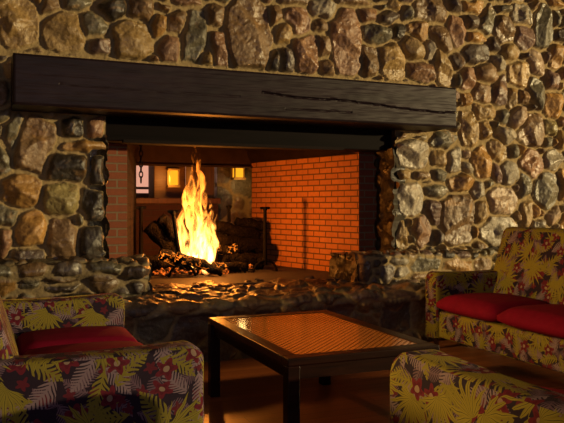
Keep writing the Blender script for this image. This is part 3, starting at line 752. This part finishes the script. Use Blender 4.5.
def log(p0, p1, r0, r1, label, mat=M_CH, sd=0):
    p0 = Vector(p0); p1 = Vector(p1); L = (p1-p0).length; d = (p1-p0)/L
    b = new(); n = 14; pts = []; rad = []
    for k in range(n+1):
        q = k/n
        wob = Vector((mnoise.noise(Vector((q*3, sd, 0))), mnoise.noise(Vector((q*3, sd, 5))), mnoise.noise(Vector((q*3, sd, 9)))))*.03
        pts.append(d*(L*q)+wob); rad.append((r0+(r1-r0)*q)*(1+.15*mnoise.noise(Vector((q*6, sd, 2)))))
    pts.insert(0, pts[0]-d*.004); rad.insert(0, rad[0]*.8); pts.append(pts[-1]+d*.004); rad.append(rad[-1]*.8)
    tube(b, pts, rad, 16)
    for v in b.verts:
        nz = mnoise.noise(v.co*14+Vector((sd, 0, 0)))*.016+mnoise.noise(v.co*38)*.006
        ax = d*v.co.dot(d); v.co += (v.co-ax).normalized()*nz
    o = obj('log', b, mat, smooth=True); o.location = p0
    return tag(o, label, 'log', 'logs in the fire')
def W(x, y, Y): return at(x, y, Y)
log(W(140, 262, 6.75), W(196, 262, 6.9), .075, .07, 'charred log lying low at the left end of the fire', sd=1)
log(W(150, 226, 7.0), W(176, 252, 6.85), .085, .075, 'thick charred log leaning down to the right at the left of the stack', sd=2)
log(W(161, 218, 6.9), W(186, 246, 6.75), .055, .05, 'thinner charred log on top of the stack left of the flames', sd=3)
log(W(160, 254, 6.6), W(200, 268, 6.5), .055, .06, 'charred log with glowing cracks behind the leaning andiron', M_CHG, sd=4)
log(W(176, 256, 6.42), W(222, 272, 6.34), .050, .042, 'slim black log lying across the front under the flames', M_CHG, sd=5)
log(W(190, 266, 6.5), W(246, 268, 6.6), .05, .055, 'black log at the front right of the fire bed', M_CHG, sd=6)
log(W(212, 241, 6.95), W(262, 248, 7.1), .085, .09, 'large black log with its end against the right andiron', sd=7)
log(W(222, 256, 6.8), W(262, 262, 6.85), .075, .08, 'thick black log low down beside the right andiron', sd=8)
log(W(216, 226, 7.05), W(256, 236, 7.2), .06, .075, 'dark log on top of the right hand stack', sd=9)
log(W(236, 222, 7.25), W(262, 226, 7.25), .05, .06, 'short dark log end highest on the right hand stack', sd=10)
log(W(204, 250, 6.7), W(238, 250, 6.8), .05, .05, 'glowing split log just right of the flames', M_CHG, sd=11)
# ember bed
b = new()
for k in range(95):
    q = Vector((random.gauss(1.98, .22), random.uniform(6.42, 6.95), FZ+.02+abs(random.gauss(0, .018))))
    if not 1.5 < q.x < 2.55: continue
    g = bmesh.ops.create_icosphere(b, subdivisions=1, radius=random.uniform(.018, .045))
    for v in g['verts']: v.co = q+v.co*random.uniform(.7, 1.2)
tag(obj('embers', b, mat_ember()), 'bed of glowing embers under the logs', 'embers', kind='stuff')
# flames
b = new()
def tongue(base, h, r, lean, sd, flat=.6):
    n = 16; pts = []; rings = []
    for k in range(n+1):
        q = k/n
        c = Vector((base[0]+lean*q+.07*mnoise.noise(Vector((q*2.6, sd, 0)))*q**.5*2*h, base[1]+.05*mnoise.noise(Vector((q*2.6, sd, 7)))*q, base[2]+h*q))
        rr = r*max(.03, (math.sin(PI*min(1, (q+.12)/1.12)**.62))**.9)*(1+.25*mnoise.noise(Vector((q*5, sd, 3))))
        if k == n: rr = .004
        rings.append([b.verts.new(c+Vector((math.cos(t_)*rr, math.sin(t_)*rr*flat, 0))) for t_ in [2*PI*j/12 for j in range(12)]])
    for r0, r1 in zip(rings, rings[1:]):
        for j in range(12): b.faces.new((r0[j], r0[(j+1) % 12], r1[(j+1) % 12], r1[j]))
    b.faces.new(rings[0][::-1]); b.faces.new(rings[-1])
def fl(x, ytop, ybase, w_, Y, lx, sd):
    p = at(x, ybase, Y); tp = at(x+lx, ytop, Y); s_ = depth_s(x, Y)
    tongue((p.x, Y, p.z), tp.z-p.z, w_/2*s_/F, tp.x-p.x, sd)
fl(198, 150, 258, 24, 6.58, -4, 1)
fl(190, 192, 256, 20, 6.52, -3, 2)
fl(208, 200, 262, 18, 6.55, 3, 3)
fl(185, 204, 252, 15, 6.50, -4, 4)
fl(200, 214, 268, 26, 6.46, 1, 5)
fl(211, 214, 258, 9, 6.60, 4, 6)
fl(195, 140, 215, 13, 6.62, 0, 7)
fl(199, 150, 225, 10, 6.66, -3, 17)
fl(203, 178, 240, 12, 6.6, 1, 8)
fl(181, 222, 238, 6, 6.55, -3, 9)
fl(206, 262, 275, 7, 6.40, -4, 10)
fl(173, 250, 262, 7, 6.55, 0, 11)
tag(obj('flames', b, mat_flame(), smooth=True), 'tall yellow and orange flames rising from the logs', 'fire', kind='stuff')
# chain hanging from the smoke hood
ch = thing('damper_chain', 'black iron chain hanging inside the firebox at the left', 'chain', (at(141, 183, 6.3).x, 6.3, at(141, 183, 6.3).z))
n = 9
for k in range(n):
    b = new(); pts = []
    for j in range(13):
        a = 2*PI*j/12; u = .016*math.cos(a); v = .030*math.sin(a)
        pts.append((u, 0, v) if k % 2 else (0, u, v))
    tube(b, pts, .0055, 6, cap=False); o = obj('link', b, M_IRON, ch); o.location = (0, 0, .03+k*.047)

# ------------------------------------------------------------------ seating
def sofa(label, loc, rz, W_, D_=.86, ncush=3, name='sofa', arm_h=.615, off=0.0, aw=.16, seat_h=.43, back_h=.97, rr=.065):
    """front faces local -y, origin at the middle of the footprint"""
    t = thing(name, label, 'sofa', loc, rz, 'floral sofas')
    x0, x1 = -W_/2, W_/2; y0, y1 = -D_/2, D_/2
    b = new(); box(b, x0+aw-.01, x1-aw+.01, y0+.03, y1-.08, .10, .31, .02, 3); obj('seat_frame', b, M_FAB, t, True, (off, .1))
    for sx in (0, 1):
        a0 = x0 if sx == 0 else x1-aw; b = new()
        pr = [(y0, .095)]
        # rounded front top
        for k in range(9):
            a = PI-PI/2*k/8; pr.append((y0+rr+rr*math.cos(a)-.006*math.sin(a), arm_h-rr+rr*math.sin(a)))
        for k in range(1, 8): pr.append((y0+rr+(y1-.05-y0-rr)*k/7, arm_h-.012*math.sin(PI*k/7)))
        pr += [(y1-.05, .095)]
        prism(b, pr, 'x', a0, a0+aw, .038, 4)
        obj('armrest', b, M_FAB, t, True, (off+.4+.53*sx, .23))
    # leaning back
    b = new(); seg = 9; pr = []
    yb = y1-.30
    pr += [(yb, .25), (yb, .42)]
    for k in range(1, 7): pr.append((yb+.16*k/6, .42+(back_h-.06-.42)*k/6-.0))
    for k in range(1, 7):
        a = PI-PI*k/6; pr.append((yb+.16+.075+.075*math.cos(a), back_h-.06+.06*math.sin(a)))
    pr += [(y1-.02, .6), (y1-.03, .095), (yb+.12, .095)]
    prism(b, pr, 'x', x0+aw*.45, x1-aw*.45, .045, 4); obj('backrest', b, M_FAB, t, True, (off+.17, .61))
    cw = (W_-2*aw)/ncush
    for k in range(ncush):
        b = new(); cx_ = x0+aw+cw*(k+.5)
        nx, ny = 12, 12; hw_, y00, y11 = cw/2-.004, y0-.015, yb+.02
        top = {}; bot = {}
        for i in range(nx+1):
            for j in range(ny+1):
                a = -1+2*i/nx; c = -1+2*j/ny
                e = (1-abs(a)**5)*(1-abs(c)**5); dome = (1-a*a)*(1-c*c)
                sx_ = a*(1 - .025*(1-e)); 
                X_ = cx_+a*hw_*(1-.03*abs(c)**6); Y_ = (y00+y11)/2+c*(y11-y00)/2*(1-.03*abs(a)**6)
                zt = .385+.055*min(1, e*1.6)**.5+.03*dome+.004*mnoise.noise(Vector((X_*5, Y_*5, k)))
                zb = .35-.035*min(1, e*1.6)**.5
                top[i, j] = b.verts.new((X_, Y_, zt)); bot[i, j] = b.verts.new((X_, Y_, zb))
        for i in range(nx):
            for j in range(ny):
                b.faces.new((top[i, j], top[i+1, j], top[i+1, j+1], top[i, j+1])); b.faces.new((bot[i, j], bot[i, j+1], bot[i+1, j+1], bot[i+1, j]))
        for i in range(nx):
            b.faces.new((bot[i, 0], bot[i+1, 0], top[i+1, 0], top[i, 0])); b.faces.new((top[i, ny], top[i+1, ny], bot[i+1, ny], bot[i, ny]))
        for j in range(ny):
            b.faces.new((top[0, j], top[0, j+1], bot[0, j+1], bot[0, j])); b.faces.new((bot[nx, j], bot[nx, j+1], top[nx, j+1], top[nx, j]))
        obj('seat_cushion', b, M_VEL, t, True)
    for sx in (x0+.07, x1-.07):
        for sy in (y0+.07, y1-.10):
            b = new(); tube(b, [(sx, sy, 0), (sx, sy, .105)], [.02, .032], 4); obj('leg', b, M_DARKWOOD, t)
    return t
# left sofa: front at x=.79, far arm outer at y=4.35, near arm outer at 2.50
sofa('floral sofa with red cushions at the left, facing the coffee table', (.78-.46, (4.37+2.57)/2, 0), PI/2, 1.80, .92, off=.0)
sofa('floral sofa with red cushions at the right, backed toward the stone wall and hearth', (3.28+.43, (4.76+2.32)/2, 0), -PI/2, 2.44, off=2.2)
sofa('floral sofa in the lower right corner, mostly its outer arm showing, facing the fire', (1.335+.78, 2.17-.56, 0), PI, 1.56, 1.12, ncush=2, off=4.1, rr=.12, arm_h=.64)

# ------------------------------------------------------------------ coffee table
TH = .47
c0 = Vector((-.45*math.cos(YAW)+4.24*math.sin(YAW), 4.24*math.cos(YAW)+.45*math.sin(YAW)))   # far left corner
c1 = Vector((.026*math.cos(YAW)+3.09*math.sin(YAW), 3.09*math.cos(YAW)-.026*math.sin(YAW)))   # near left corner
TA = math.atan2((c0-c1).y, (c0-c1).x)-PI/2
LEN = 1.24; WID = .80
e1 = Vector((math.cos(TA), math.sin(TA))); e2 = Vector((-math.sin(TA), math.cos(TA)))
ctr = c1+e1*WID/2+e2*LEN/2
tb = thing('coffee_table', 'low dark wood coffee table with a woven cane top before the hearth', 'table', (ctr.x, ctr.y, 0), TA)
hx, hy = WID/2, LEN/2; bd = .075
b = new(); box(b, -hx, hx, -hy, -hy+bd, TH-.035, TH, .005); box(b, -hx, hx, hy-bd, hy, TH-.035, TH, .005)
box(b, -hx, -hx+bd, -hy+bd, hy-bd, TH-.035, TH, .005); box(b, hx-bd, hx, -hy+bd, hy-bd, TH-.035, TH, .005); obj('top_frame', b, M_DARKWOOD, tb)
b = new(); box(b, -hx+.02, hx-.02, -hy+.02, -hy+.045, TH-.10, TH-.036); box(b, -hx+.02, hx-.02, hy-.045, hy-.02, TH-.10, TH-.036)
box(b, -hx+.02, -hx+.045, -hy+.045, hy-.045, TH-.10, TH-.036); box(b, hx-.045, hx-.02, -hy+.045, hy-.045, TH-.10, TH-.036); obj('apron', b, M_DARKWOOD, tb)
b = new(); box(b, -hx+bd-.002, hx-bd+.002, -hy+bd-.002, hy-bd+.002, TH-.014, TH-.003); obj('cane_panel', b, mat_cane(), tb)
for sx in (-1, 1):
    for sy in (-1, 1):
        b = new(); xx = sx*(hx-.03); yy = sy*(hy-.03); box(b, xx-.03, xx+.03, yy-.03, yy+.03, 0, TH-.036, .004); obj('leg', b, M_DARKWOOD, tb)
